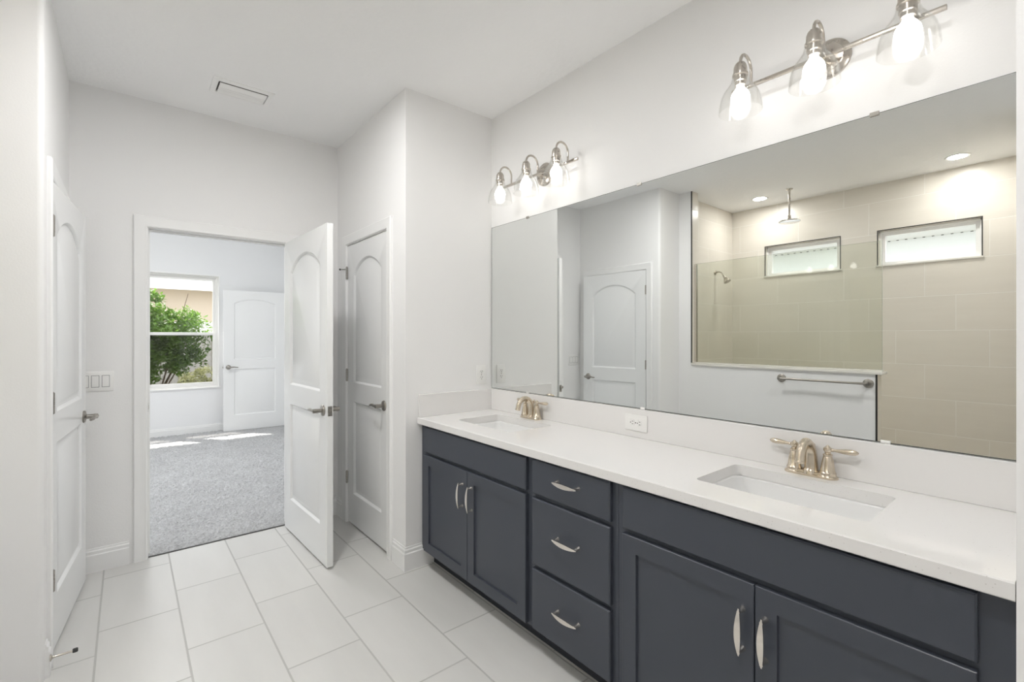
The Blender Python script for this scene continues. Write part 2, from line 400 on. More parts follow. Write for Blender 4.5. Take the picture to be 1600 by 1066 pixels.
# ------------------------------------------------------------------ door casings and jambs
CP = [(0, 0), (0, 0.010), (0.006, 0.013), (0.012, 0.011), (0.040, 0.016), (0.060, 0.018), (CW, 0.012), (CW, 0)]
def casing_bm(bm, L, Rr, top, to3):
    """to3(u, depth, z): maps opening coordinate to world; u along the wall"""
    rings = []
    for (uu, zz, su, sz) in ((L, 0, -1, 0), (L, top, -1, 1), (Rr, top, 1, 1), (Rr, 0, 1, 0)):
        rings.append([to3(uu + su * w, d, zz + sz * w) for w, d in CP])
    loops(bm, rings)
def jamb_bm(bm, L, Rr, top, d0, d1, to3, stop):
    t = 0.012
    for a, b, z0, z1 in ((L, L + t, 0, top), (Rr - t, Rr, 0, top), (L + t, Rr - t, top - t, top)):
        P = [to3(u, d, z) for u in (a, b) for d in (d0, d1) for z in (z0, z1)]
        xs, ys, zs = zip(*P); box(bm, min(xs), max(xs), min(ys), max(ys), min(zs), max(zs))
    s0, s1 = stop; k = 0.010
    for a, b, z0, z1 in ((L + t, L + t + k, 0, top - t), (Rr - t - k, Rr - t, 0, top - t), (L + t + k, Rr - t - k, top - t - k, top - t)):
        P = [to3(u, d, z) for u in (a, b) for d in (s0, s1) for z in (z0, z1)]
        xs, ys, zs = zip(*P); box(bm, min(xs), max(xs), min(ys), max(ys), min(zs), max(zs), bev=0.002, seg=1)
def frame(name, L, Rr, to3, depth, stop, both=False):
    bm = bmesh.new(); casing_bm(bm, L + 0.006, Rr - 0.006, DH - 0.006, to3)
    if both: casing_bm(bm, L + 0.006, Rr - 0.006, DH - 0.006, lambda u, d, z: to3(u, -depth - d, z))
    jamb_bm(bm, L, Rr, DH, 0.0, -depth, to3, stop)
    return struct(name, bm, M['trim'])
f1 = frame('trim_4', DB[0], DB[1], lambda u, d, z: Vector((u, YF - d, z)), TW, (-0.042, -0.078), both=True)
bm = B(DB[0] + 0.012, DB[0] + 0.0135, YF + 0.012, YF + 0.040, 0.90, 0.957, bev=0.0005, seg=1)
box(bm, DB[0] + 0.0135, DB[0] + 0.015, YF + 0.020, YF + 0.033, 0.915, 0.942, mat=None)
sp = obj('strike_plate', bm, M['hinge'], f1)
frame('trim_5', DCl[0], DCl[1], lambda u, d, z: Vector((XC - d, u, z)), TW, (-0.046, -0.08))
frame('trim_6', DLf[0], DLf[1], lambda u, d, z: Vector((XL + d, u, z)), TW, (-0.046, -0.08))
struct('trim_7', B(DB[0], DB[1], 3.655, 3.668, 0.0, 0.004), M['tiletrim'])

# ------------------------------------------------------------------ doors
def panel_pts(x0, x1, z0, z1, rise, ins, n=16):
    x0 += ins; x1 -= ins; z0 += ins; z1 -= ins
    P = [(x0, z0), (x1, z0)]
    if rise <= 0: return P + [(x1, z1), (x0, z1)]
    w = (x1 - x0) / 2; rr = (w * w + rise * rise) / (2 * rise); cz = z1 - rr; a0 = math.asin(min(1, w / rr))
    return P + [((x0 + x1) / 2 + rr * math.sin(a0 - 2 * a0 * i / n), cz + rr * math.cos(a0 - 2 * a0 * i / n)) for i in range(n + 1)]
def leaf_bm(Wd, st, T=0.035, z0=0.014, z1=2.0322, rise=0.10):
    bm = bmesh.new(); panels = ((st, Wd - st, 0.235, 0.900, 0.0), (st, Wd - st, 1.035, 1.915, rise)); outs = []
    for side in (0, 1):
        y = 0 if side == 0 else T; sg = 1 if side == 0 else -1
        vl = fill_holes(bm, [(0, y, z0), (Wd, y, z0), (Wd, y, z1), (0, y, z1)], [[(x, y, z) for x, z in panel_pts(*p, 0.0)] for p in panels])
        outs.append(vl[0])
        for p, l0 in zip(panels, vl[1:]):
            for ins, dep in ((0.004, 0.0025), (0.012, 0.0125), (0.020, 0.0130), (0.050, 0.003)):
                l1 = [bm.verts.new((x, y + sg * dep, z)) for x, z in panel_pts(*p, ins)]; bridge(bm, l0, l1); l0 = l1
            bm.faces.new(l0)
    bridge(bm, outs[0], outs[1]); return bm
def lever(parent, x, z, y, s, point=-1):
    """lever handle at leaf coords (x, z); face y, outward sign s; lever points along point*x"""
    bm = bmesh.new()
    lathe(bm, [(0.0, 0), (0.033, 0), (0.033, s * 0.004), (0.029, s * 0.009), (0.016, s * 0.012), (0.0125, s * 0.014), (0.0125, s * 0.040), (0.014, s * 0.046), (0.013, s * 0.060), (0.0, s * 0.061)], (x, y, z), 'y', 28, False)
    h = obj('lever_handle', bm, M['lever'], parent)
    bm = bmesh.new()
    pts = spline([(x - point * 0.006, y + s * 0.053, z), (x + point * 0.02, y + s * 0.054, z), (x + point * 0.06, y + s * 0.055, z + 0.003), (x + point * 0.095, y + s * 0.053, z - 0.002), (x + point * 0.115, y + s * 0.046, z - 0.004)], 5)
    tube(bm, pts, [0.0105 - 0.004 * i / (len(pts) - 1) for i in range(len(pts))], 14)
    obj('lever', bm, M['lever'], h); return h
def hinge_bm(y, s):
    bm = bmesh.new()
    for k in range(5): lathe(bm, [(0.0078, k * 0.0178 - 0.0445), (0.0078, k * 0.0178 - 0.0283)], (-0.003, y + s * 0.0075, 0), 'z', 16)
    lathe(bm, [(0.005, -0.047), (0.005, 0.047)], (-0.003, y + s * 0.0075, 0), 'z', 12)
    box(bm, -0.0042, -0.0018, *sorted((y - s * 0.002, y + s * 0.006)), -0.0445, 0.0445)
    return bm
def make_door(name, lab, Wd, st, loc, rz, knuckle, T=0.035, knobs=(0, 1), rise=0.10, hinges=(0.335, 1.085, 1.835), nicks=True):
    t = thing(name, lab, 'door', loc, rz, kind='structure')
    obj('leaf', leaf_bm(Wd, st, T, rise=rise), M['door'], t, sharp=25)
    for k in knobs: lever(t, Wd - 0.062, 0.928, 0.0 if k == 0 else T, -1 if k == 0 else 1)
    bm = B(Wd, Wd + 0.0015, T / 2 - 0.0125, T / 2 + 0.0125, 0.899, 0.957, bev=0.0005, seg=1); box(bm, Wd + 0.0015, Wd + 0.011, T / 2 - 0.007, T / 2 + 0.007, 0.917, 0.939, bev=0.003)
    for zz in (0.905, 0.951): lathe(bm, [(0.0, 0.0), (0.003, 0.0), (0.003, 0.0022), (0, 0.0026)], (Wd, T / 2, zz), 'x', 10, False)
    obj('latch_plate', bm, M['hinge'], t)
    first = None
    for zz in hinges:
        y, s = (0.0, -1) if knuckle == 0 else (T, 1)
        if first is None: first = h = obj('hinge', hinge_bm(y, s), M['hinge'], t)
        else: h = first.copy(); C.objects.link(h)
        h.location = (0, 0, zz)
    return t
make_door('door_1', 'white arched two-panel door standing open into the bathroom from the bedroom doorway', 0.813, 0.118, (0.872, 3.607, 0), R(-87.8), 1)
make_door('door_2', 'narrow white arched two-panel closet door, closed, right of the open door', 0.688, 0.105, (XC + 0.004, DCl[1] - 0.013, 0), R(-90), 0, knobs=(0,))
make_door('door_3', 'white two-panel door at the left edge, slightly ajar with its hinges facing us', 0.762, 0.115, (XL + 0.004, DLf[0] + 0.014, 0), R(90 - 5.4), 0)
make_door('door_4', 'white arched two-panel door standing by the far bedroom wall beside the window', 0.805, 0.13, (1.868, 7.745, 0), R(180 - 2.6), 0, rise=0.06)
# hinge pin stop on the closet door's top hinge
bm = bmesh.new(); tube(bm, [(XC - 0.004, 3.436, 1.862), (XC - 0.024, 3.452, 1.862), (XC - 0.040, 3.470, 1.862)], 0.003, 10)
t = thing('hinge_pin_stop', 'small nickel hinge pin stop on the top hinge of the closet door', 'door stop', (XC - 0.004, 3.436, 1.862))
obj('arm', bm, M['hinge'], t, world=True)
bm = bmesh.new(); lathe_dir(bm, [(0.007, 0), (0.007, 0.006)], (XC - 0.039, 3.469, 1.862), (-0.75, 0.66, 0), 14); obj('rubber_tip', bm, M['rubber'], t, world=True)
# baseboard door stop
t = thing('door_stop', 'nickel rod door stop with dark rubber tip screwed into the left baseboard', 'door stop', (XL + 0.0145, 2.468 + 0.16, 0.075))
bm = bmesh.new(); lathe(bm, [(0.013, 0), (0.013, 0.003), (0.005, 0.008), (0.0042, 0.012), (0.0042, 0.066), (0.006, 0.068)], (0, 0, 0), 'x', 16); obj('rod', bm, M['nickel'], t)
bm = bmesh.new(); lathe(bm, [(0.0075, 0.066), (0.0085, 0.069), (0.0085, 0.080), (0.006, 0.083)], (0, 0, 0), 'x', 16); obj('rubber_tip', bm, M['rubber'], t)

# ------------------------------------------------------------------ vanity cabinets
XD, XFR, TK = 1.343, 1.362, 0.105
ZTOP = 0.849
def shaker_bm(y0, y1, z0, z1, fw=0.057):
    bm = bmesh.new(); o = [(XD, y0, z0), (XD, y1, z0), (XD, y1, z1), (XD, y0, z1)]
    def ins(k, x): return [(x, y0 + k, z0 + k), (x, y1 - k, z0 + k), (x, y1 - k, z1 - k), (x, y0 + k, z1 - k)]
    ch = 0.002
    rings = [ins(0, XFR), ins(0, XD + ch), ins(ch, XD), ins(fw, XD), ins(fw + 0.0015, XD + 0.009)]
    loops(bm, rings); return bm
def slab_bm(y0, y1, z0, z1):
    bm = bmesh.new()
    def ins(k, x): return [(x, y0 + k, z0 + k), (x, y1 - k, z0 + k), (x, y1 - k, z1 - k), (x, y0 + k, z1 - k)]
    loops(bm, [ins(0, XFR), ins(0, XD + 0.004), ins(0.004, XD)]); return bm
def pull_bm(y, z, vertical):
    bm = bmesh.new(); n = 18; Lh = 0.066; rings = []
    for i in range(n + 1):
        s = -1 + 2 * i / n; q = 1 - s * s; w = 0.0016 + 0.0072 * q; xx = XD - 0.027 - 0.009 * q; th = 0.0042
        ring = [(xx, s * Lh, -w), (xx, s * Lh, w), (xx + th, s * Lh, w), (xx + th, s * Lh, -w)]
        rings.append(ring)
    loops(bm, rings)
    for s in (-1, 1): lathe(bm, [(0.0088, XD), (0.0078, XD - 0.004), (0.0056, XD - 0.014), (0.0046, XD - 0.0285)], (0, s * 0.056, 0), 'x', 16)
    for v in bm.verts:
        if vertical: v.co = Vector((v.co.x, -v.co.z, v.co.y))
        v.co += Vector((0, y, z))
    return bm
def cabinet(lab, y0, y1, front, stiles):
    t = thing('vanity_cabinet', lab, 'cabinet', (1.60, (y0 + y1) / 2, 0), group='navy vanity cabinets')
    bm = bmesh.new()                                       # carcass: sides, bottom, back
    for a, b in ((y0, y0 + 0.016), (y1 - 0.016, y1)): box(bm, XFR + 0.019, XV - 0.002, a, b, TK, ZTOP)
    box(bm, XFR + 0.019, XV - 0.002, y0 + 0.016, y1 - 0.016, TK, TK + 0.016); box(bm, XV - 0.012, XV - 0.002, y0 + 0.016, y1 - 0.016, TK + 0.016, ZTOP)
    obj('carcass', bm, M['navy'], t, world=True)
    bm = bmesh.new(); zs, ys = stiles                      # face frame
    for a, b in ys: box(bm, XFR, XFR + 0.019, a, b, TK, ZTOP)
    ya, yb = ys[0][1], ys[-1][0]
    for a, b in zs: box(bm, XFR, XFR + 0.019, ya, yb, a, b)
    obj('face_frame', bm, M['navy'], t, world=True)
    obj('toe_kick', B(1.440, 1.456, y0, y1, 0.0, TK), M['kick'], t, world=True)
    for f in front:
        k, a, b, c, d = f[:5]
        if k == 'false': obj('false_front', slab_bm(a, b, c, d), M['navy'], t, world=True)
        if k == 'drawer':
            bm = slab_bm(a, b, c, d); box(bm, XFR, XV - 0.06, a + 0.05, b - 0.05, c + 0.04, d - 0.03)
            dr = obj('drawer', bm, M['navy'], t, world=True); obj('pull', pull_bm((a + b) / 2 - 0.004, f[5], False), M['pull'], dr, world=True)
        if k == 'door':
            dr = obj('door', shaker_bm(a, b, c, d), M['navy'], t, world=True); obj('pull', pull_bm(f[5], f[6], True), M['pull'], dr, world=True)
    return t
rails = [(TK, 0.140), (0.660, 0.715), (0.820, ZTOP)]
cabinet('navy sink base cabinet with two shaker doors under the far sink by the white wall', 1.517, 2.496,
        [('false', 1.538, 2.446, 0.694, 0.838), ('door', 1.538, 1.9895, 0.113, 0.676, 1.9895 - 0.040, 0.545), ('door', 1.9925, 2.446, 0.113, 0.676, 1.9925 + 0.042, 0.545)],
        (rails, [(1.517, 1.556), (2.420, 2.496)]))
cabinet('navy bank of three drawers in the middle of the vanity between the two sink bases', 1.0515, 1.5155,
        [('drawer', 1.077, 1.497, 0.695, 0.840, 0.779), ('drawer', 1.077, 1.497, 0.392, 0.676, 0.548), ('drawer', 1.077, 1.497, 0.113, 0.373, 0.255)],
        ([(TK, 0.140), (0.360, 0.405), (0.660, 0.710), (0.820, ZTOP)], [(1.0515, 1.095), (1.478, 1.5155)]))
cabinet('navy sink base cabinet nearest us, two shaker doors below a long blank front', 0.079, 1.050,
        [('false', 0.133, 1.022, 0.694, 0.838), ('door', 0.133, 0.5720, 0.113, 0.676, 0.5720 - 0.028, 0.538), ('door', 0.5750, 1.022, 0.113, 0.676, 0.5750 + 0.030, 0.540)],
        (rails, [(0.079, 0.160), (1.000, 1.050)]))

# ------------------------------------------------------------------ countertop with backsplashes, sinks
CX0, CZ0, CZ1 = 1.330, 0.849, 0.887
SINKS = ((1.471, 1.768, 0.345, 0.822), (1.471, 1.768, 1.802, 2.279))
def rrect(x0, x1, y0, y1, r, n=6):
    P = []
    for cx, cy, a0 in ((x1 - r, y1 - r, 0), (x0 + r, y1 - r, 90), (x0 + r, y0 + r, 180), (x1 - r, y0 + r, 270)):
        for i in range(n + 1): a = R(a0 + 90 * i / n); P.append((cx + r * math.cos(a), cy + r * math.sin(a)))
    return P
bm = bmesh.new(); ot = [(CX0, 0.079), (XV - 0.001, 0.079), (XV - 0.001, 2.497), (CX0, 2.497)]
ch = 0.003; it = [(CX0 + ch, 0.079), (XV - 0.001, 0.079), (XV - 0.001, 2.497), (CX0 + ch, 2.497)]
hs = [rrect(*s, 0.022) for s in SINKS]
top = fill_holes(bm, [(x, y, CZ1) for x, y in it], [[(x, y, CZ1) for x, y in h] for h in hs])
bot = fill_holes(bm, [(x, y, CZ0) for x, y in it], [[(x, y, CZ0) for x, y in h] for h in hs])
mid = [bm.verts.new((x, y, CZ1 - ch)) for x, y in ot]; mid2 = [bm.verts.new((x, y, CZ0 + ch)) for x, y in ot]
bridge(bm, top[0], mid); bridge(bm, mid, mid2); bridge(bm, mid2, bot[0])
for a, b in zip(top[1:], bot[1:]): bridge(bm, a, b)
ct = thing('countertop', 'long white quartz countertop with two sink cutouts on the navy vanity', 'countertop', (1.60, 1.29, CZ0))
obj('slab', bm, M['quartz'], ct, world=True)
tag(obj('backsplash', B(XV - 0.021, XV - 0.0005, 0.079, 2.4785, CZ1, 1.0225, bev=0.0015, seg=1), M['quartz']), 'long white quartz backsplash strip under the wide mirror', 'backsplash')
tag(obj('side_splash', B(CX0 + 0.006, XV - 0.0005, 2.479, 2.4985, CZ1, 1.0225, bev=0.0015, seg=1), M['quartz']), 'short white quartz side splash against the white corner wall', 'backsplash')
def sink_bm(x0, x1, y0, y1):
    cx, cy = (x0 + x1) / 2, (y0 + y1) / 2; bm = bmesh.new()
    def ring(k, z, r): return [Vector((x - cx, y - cy, z - CZ0)) for x, y in rrect(x0 + k, x1 - k, y0 + k, y1 - k, r)]
    def ring2(fx, fy, z, r):
        return [Vector((x - cx, y - cy, z - CZ0)) for x, y in rrect(cx - fx, cx + fx, cy - fy, cy + fy, r)]
    loops(bm, [ring(-0.022, CZ0 - 0.0005, 0.03), ring(-0.003, CZ0 - 0.0005, 0.025), ring(0.004, CZ0 - 0.006, 0.03), ring(0.020, CZ0 - 0.105, 0.045), ring(0.030, CZ0 - 0.130, 0.05), ring(0.056, CZ0 - 0.145, 0.05),
               ring2(0.03, 0.03, CZ0 - 0.153, 0.0299)], cap0=False, cap1=True)
    loops(bm, [ring(-0.022, CZ0 - 0.0005, 0.03), ring(-0.022, CZ0 - 0.014, 0.03), ring(-0.006, CZ0 - 0.02, 0.03), ring(0.008, CZ0 - 0.11, 0.045), ring(0.045, CZ0 - 0.162, 0.05)], cap0=False, cap1=True)
    bmesh.ops.remove_doubles(bm, verts=bm.verts[:], dist=1e-6); return bm
s = SINKS[0]
sk = thing('sink', 'white rectangular undermount sink nearest us', 'sink', ((s[0] + s[1]) / 2, (s[2] + s[3]) / 2, CZ0), group='undermount vanity sinks')
obj('basin', sink_bm(*s), M['basin'], sk)
bm = bmesh.new(); lathe(bm, [(0.0, -0.150), (0.012, -0.1485), (0.021, -0.1495), (0.023, -0.1525)], (0, 0, 0), 'z', 24, False); obj('drain', bm, M['warm'], sk)
s = SINKS[1]; copy_tree(sk, ((s[0] + s[1]) / 2, (s[2] + s[3]) / 2, CZ0), None, 'white rectangular undermount sink at the far end beside the white wall')

# ------------------------------------------------------------------ faucets
def make_faucet(lab, loc):
    t = thing('faucet', lab, 'faucet', loc, group='two-handle nickel faucets')
    bm = bmesh.new()
    def st(k, z):
        r = 0.027 - k; h = 0.055
        return [Vector((r * math.cos(a), (h if math.sin(a) > 0 else -h) + r * math.sin(a), z)) for a in [PI * 2 * (i + .5) / 32 for i in range(32)]]
    loops(bm, [st(0, 0), st(0, 0.005), st(0.003, 0.008), st(0.006, 0.009), st(0.007, 0.014), st(0.010, 0.016)])
    lathe(bm, [(0.027, 0.006), (0.026, 0.012), (0.023, 0.020), (0.020, 0.024)], (0, 0, 0), 'z', 28)
    obj('base', bm, M['warm'], t)
    bm = bmesh.new()
    pts = spline([(0.004, 0, 0.015), (0.004, 0, 0.05), (-0.002, 0, 0.086), (-0.026, 0, 0.114), (-0.058, 0, 0.119), (-0.087, 0, 0.100), (-0.101, 0, 0.062)], 6)
    n = len(pts); tube(bm, pts, [0.0215 - 0.0065 * min(1, 1.8 * i / n) - 0.0015 * (i / n) for i in range(n)], 20)
    d = (pts[-1] - pts[-2]).normalized(); lathe_dir(bm, [(0.0135, 0), (0.0150, 0.002), (0.0150, 0.008), (0.0122, 0.009), (0.0115, 0.004)], pts[-1] - d * 0.003, d, 20)
    obj('spout', bm, M['warm'], t)
    for sg in (-1, 1):
        bm = bmesh.new(); lathe(bm, [(0.0275, 0.002), (0.0275, 0.008), (0.0245, 0.012), (0.0245, 0.020), (0.0215, 0.024), (0.0185, 0.050), (0.0140, 0.070), (0.0125, 0.074), (0.0140, 0.077), (0.0140, 0.081), (0.0095, 0.084),
                                     (0.0085, 0.087), (0.0120, 0.092), (0.0130, 0.097), (0.0115, 0.103), (0.0060, 0.107), (0.0030, 0.111), (0.0008, 0.1115)], (0.0, sg * 0.051, 0), 'z', 26)
        h = obj('handle', bm, M['warm'], t)
        bm = bmesh.new(); lathe_dir(bm, [(0.0060, 0.004), (0.0055, 0.014), (0.0048, 0.020), (0.0062, 0.030), (0.0088, 0.052), (0.0094, 0.064), (0.0086, 0.076), (0.0055, 0.082), (0.0025, 0.085), (0.001, 0.086)], (0, sg * 0.051, 0.096), (0.10, sg, 0.02), 18)
        obj('lever', bm, M['warm'], h)
    bm = bmesh.new(); lathe(bm, [(0.0028, 0.010), (0.0028, 0.092), (0.0060, 0.094), (0.0068, 0.101), (0.0045, 0.106), (0.001, 0.108)], (0.0235, 0, 0), 'z', 14); obj('lift_rod', bm, M['warm'], t)
    return t
fa = make_faucet('brushed nickel faucet with two lever handles behind the sink nearest us', (1.829, 0.592, CZ1))
copy_tree(fa, (1.829, 2.045, CZ1), None, 'brushed nickel two-handle faucet behind the far sink near the white wall')

# ------------------------------------------------------------------ mirror
t = thing('mirror', 'wide frameless wall mirror above the vanity backsplash', 'mirror', (XV, 1.29, 1.024))
MY0, MY1, MZ0, MZ1, MX = 0.080, 2.494, 1.0245, 2.091, XV - 0.006
def mring(k, x): return [(x, MY0 + k, MZ0 + k), (x, MY1 - k, MZ0 + k), (x, MY1 - k, MZ1 - k), (x, MY0 + k, MZ1 - k)]
bm = bmesh.new(); loops(bm, [mring(0, XV - 0.0005), mring(0, MX), mring(0.0022, MX)])
o = obj('glass', bm, [M['mirror'], M['medge']], t, world=True, sharp=10)
for p in o.data.polygons: p.material_index = 0 if p.normal.x < -0.9 and p.area > 0.5 else 1
for y, up in ((2.13, 1), (1.329, 1), (0.424, 1), (2.13, 0), (1.31, 0), (0.395, 0)):
    z = MZ1 if up else MZ0; a, b = (z - 0.008, z + 0.006) if up else (z - 0.002, z + 0.008)
    bm = B(MX - 0.004, MX, y - 0.013, y + 0.013, a, b, bev=0.0015, seg=1)
    obj('clip', bm, M['lever'] if up else M['plastic'], t, world=True)

# ------------------------------------------------------------------ vanity lights
def make_light(lab, loc):
    t = thing('vanity_light', lab, 'wall light', loc, group='three-shade vanity lights above the mirror')
    bm = bmesh.new(); lathe(bm, [(0.066, 0.0), (0.066, -0.008), (0.060, -0.014), (0.050, -0.017), (0.046, -0.021), (0.028, -0.024), (0.012, -0.025)], (0, 0, 0.012), 'x', 40); lathe(bm, [(0.010, -0.020), (0.010, -0.062)], (0, 0, 0.0), 'x', 18)
    obj('backplate', bm, M['nickel'], t)
    obj('bar', B(-0.068, -0.056, -0.310, 0.310, -0.007, 0.007, bev=0.002), M['nickel'], t)
    arm = sh = bu = None
    for y in (-0.238, 0.0, 0.238):
        if arm is None:
            bm = bmesh.new(); rr = 0.044; x1 = -0.062 - 2 * rr
            pts = [(-0.062, 0, 0.004), (-0.062, 0, 0.03)] + [(-0.062 - rr + rr * math.cos(a), 0, 0.052 + rr * math.sin(a)) for a in [PI * i / 14 for i in range(15)]] + [(x1, 0, 0.05), (x1, 0, 0.044)]
            tube(bm, pts, 0.0055, 14); arm = obj('arm', bm, M['nickel'], t)
            bm = bmesh.new(); lathe(bm, [(0.006, 0.056), (0.013, 0.053), (0.019, 0.046), (0.0225, 0.036), (0.0235, 0.013), (0.027, 0.011), (0.027, 0.005), (0.0215, 0.003), (0.0215, -0.016), (0.018, -0.018), (0.018, -0.031)], (x1, 0, 0), 'z', 28)
            sock = obj('socket', bm, M['nickel'], arm)
            bm = bmesh.new(); pr = [(0.0275, 0.0045), (0.029, -0.008), (0.034, -0.022), (0.044, -0.037), (0.056, -0.053), (0.0645, -0.071), (0.0695, -0.091), (0.0720, -0.110), (0.0735, -0.126)]
            lathe(bm, pr + [(0.0722, -0.128)] + [(r_ - 0.0024, h_ + 0.0004) for r_, h_ in reversed(pr)], (x1, 0, 0), 'z', 40, False)
            sh = obj('shade', bm, M['shade'], t)
            bm = bmesh.new(); lathe(bm, [(0.012, -0.031), (0.014, -0.040), (0.022, -0.050), (0.0295, -0.062), (0.0325, -0.076), (0.030, -0.091), (0.021, -0.103), (0.010, -0.109), (0.001, -0.110)], (x1, 0, 0), 'z', 24)
            bu = obj('bulb', bm, M['bulb'], t); parts = (arm, sh, bu)
        else:
            parts = []
            for q in (arm, sh, bu):
                c = q.copy(); C.objects.link(c); parts.append(c)
                for g in list(q.children): d = g.copy(); C.objects.link(d); d.parent = c
        for q in parts: q.location = (0, y, 0)
    return t
vl = make_light('brushed nickel three-shade vanity light at the upper right, above the near sink', (XV, 0.552, 2.316))
copy_tree(vl, (XV, 1.980, 2.299), None, 'brushed nickel three-shade vanity light further off, beside the white corner wall')

# ------------------------------------------------------------------ outlets and switches
def receptacle(bm2, bm3, y, z):
    """duplex face (u across, v up) in local coords; plate faces -X"""
    for dv in (-0.0195, 0.0195):
        P = [Vector((0, y + 0.0165 * math.cos(a) if abs(0.0165 * math.cos(a)) < 0.0165 else y, z + dv + max(-0.0125, min(0.0125, 0.0165 * math.sin(a))))) for a in [2 * PI * i / 28 for i in range(28)]]
        loops(bm2, [[p + Vector((-0.0055, 0, 0)) for p in P], [p + Vector((-0.0078, 0, 0)) for p in P]])
        for dy, h in ((-0.0062, 0.0042), (0.0062, 0.0036)): box(bm3, -0.0082, -0.0079, y + dy - 0.0013, y + dy + 0.0013, z + dv + 0.004 - h, z + dv + 0.004 + h)
        lathe(bm3, [(0.0026, -0.0079), (0.0026, -0.0082)], (0, y, z + dv - 0.0075), 'x', 12)
def make_outlet(lab, loc, rz, roll):
    t = thing('electrical_outlet', lab, 'outlet', loc, rz)
    bm = B(-0.0055, 0, -0.0385, 0.0385, -0.062, 0.062, bev=0.0025); b2, b3 = bmesh.new(), bmesh.new(); receptacle(b2, b3, 0, 0)
    lathe(b3, [(0.0028, -0.0056), (0.0028, -0.0064)], (0, 0, 0), 'x', 12)
    if roll:
        for q in (bm, b2, b3): bmesh.ops.rotate(q, verts=q.verts[:], cent=(0, 0, 0), matrix=Matrix.Rotation(R(90), 3, 'X'))
    pl = obj('cover_plate', bm, M['plastic'], t); rc = obj('receptacle', b2, M['plastic'], t); obj('slot', b3, M['dark'], rc); return t
make_outlet('white duplex outlet mounted sideways in the quartz backsplash below the mirror', (XV - 0.0215, 1.335, 0.958), 0, True)
make_outlet('white upright duplex outlet on the white corner wall beside the mirror', (1.796, YC, 1.116), R(90), False)
t = thing('light_switch', 'white three-gang rocker switch plate left of the bedroom doorway', 'light switch', (-0.141, YF, 1.105), R(90))
obj('cover_plate', B(-0.0055, 0, -0.0825, 0.0825, -0.058, 0.058, bev=0.0025), M['plastic'], t)
for k in (-1, 0, 1):
    bm = bmesh.new(); y = k * 0.046
    P = [(-0.0050, 0.0325), (-0.0064, 0.031), (-0.0080, 0.0), (-0.0064, -0.031), (-0.0050, -0.0325)]
    loops(bm, [[(x, y - 0.0155, z) for x, z in P], [(x, y + 0.0155, z) for x, z in P]]); rk = obj('rocker', bm, M['plastic'], t)
    bm = bmesh.new()
    for a, b, c, d in ((y - 0.0175, y - 0.0158, -0.0345, 0.0345), (y + 0.0158, y + 0.0175, -0.0345, 0.0345), (y - 0.0158, y + 0.0158, 0.0328, 0.0345), (y - 0.0158, y + 0.0158, -0.0345, -0.0328)): box(bm, -0.0058, -0.0050, a, b, c, d)
    obj('gap', bm, M['kick'], rk)

# ------------------------------------------------------------------ ceiling vent
t = thing('ceiling_vent', 'white rectangular air vent in the ceiling near the bedroom doorway', 'vent', (0.530, 3.162, ZC))
bm = bmesh.new(); fr = [(-0.156, 0.156, -0.098, 0.098, 0.0), (-0.156, 0.156, -0.098, 0.098, -0.004), (-0.150, 0.150, -0.092, 0.092, -0.008), (-0.128, 0.128, -0.070, 0.070, -0.009), (-0.126, 0.126, -0.068, 0.068, 0.0)]
loops(bm, [[(a, c, z), (b, c, z), (b, d, z), (a, d, z)] for a, b, c, d, z in fr], cap0=False, cap1=False); obj('frame', bm, M['vent'], t)
obj('duct_shade_plate', B(-0.127, 0.127, -0.069, 0.069, -0.0015, -0.0005), M['dark'], t)  # dark plate under the solid ceiling, paints the shade inside the duct
for ya, yb in ((-0.062, -0.026), (-0.018, -0.006), (0.005, 0.017), (0.028, 0.040), (0.050, 0.062)):
    bm = bmesh.new(); dr = 0.004 if ya > -0.05 else 0.007; P = [(ya, -0.010), ((ya + yb) / 2, -0.010 - dr * 0.4), (yb, -0.010 - dr), (yb, -0.0115 - dr), ((ya + yb) / 2, -0.0115 - dr * 0.4), (ya, -0.0115)]
    loops(bm, [[(-0.121, a, z) for a, z in P], [(0.121, a, z) for a, z in P]]); obj('louver', bm, M['vent'], t)

# ------------------------------------------------------------------ shower fittings
t = thing('shower_glass', 'clear fixed glass panel standing on the shower half wall', 'glass panel', (XH - TW / 2, 1.7, 1.100))
GX = XH - TW / 2
bm = B(GX - 0.005, GX + 0.005, 0.950, YJ - 0.004, 1.112, 2.095); o = obj('glass', bm, [M['shower_glass'], M['glass_edge']], t, world=True, sharp=10)
for p in o.data.polygons: p.material_index = 0 if abs(p.normal.x) > 0.9 else 1
obj('base_strip', B(GX - 0.024, GX + 0.024, 0.946, YJ - 0.001, 1.100, 1.112, bev=0.002), M['sill'], t, world=True)
bm = bmesh.new()
for a, b in ((GX - 0.011, GX - 0.0055), (GX + 0.0055, GX + 0.011)): box(bm, a, b, YJ - 0.022, YJ - 0.001, 1.112, 2.092)
box(bm, GX - 0.0055, GX + 0.0055, YJ - 0.0035, YJ - 0.001, 1.112, 2.092)
obj('channel', bm, M['pull'], t, world=True)
t = thing('towel_bar', 'brushed nickel towel bar on the shower half wall, seen in the mirror', 'towel bar', (XH, 1.327, 1.010))
bm = bmesh.new(); tube(bm, [(0.060, -0.318, 0), (0.060, 0.318, 0)], 0.009, 18); obj('bar', bm, M['lever'], t)
for s_ in (-1, 1):
    bm = bmesh.new(); lathe(bm, [(0.0, 0), (0.035, 0), (0.035, 0.007), (0.029, 0.012), (0.014, 0.015), (0.0095, 0.060), (0.011, 0.064), (0.011, 0.069), (0.0, 0.071)], (0, s_ * 0.305, 0), 'x', 26, False); obj('post', bm, M['lever'], t)
t = thing('rain_shower_head', 'round rain shower head hanging on a rod from the shower ceiling', 'shower head', (-1.275, 1.815, ZC))
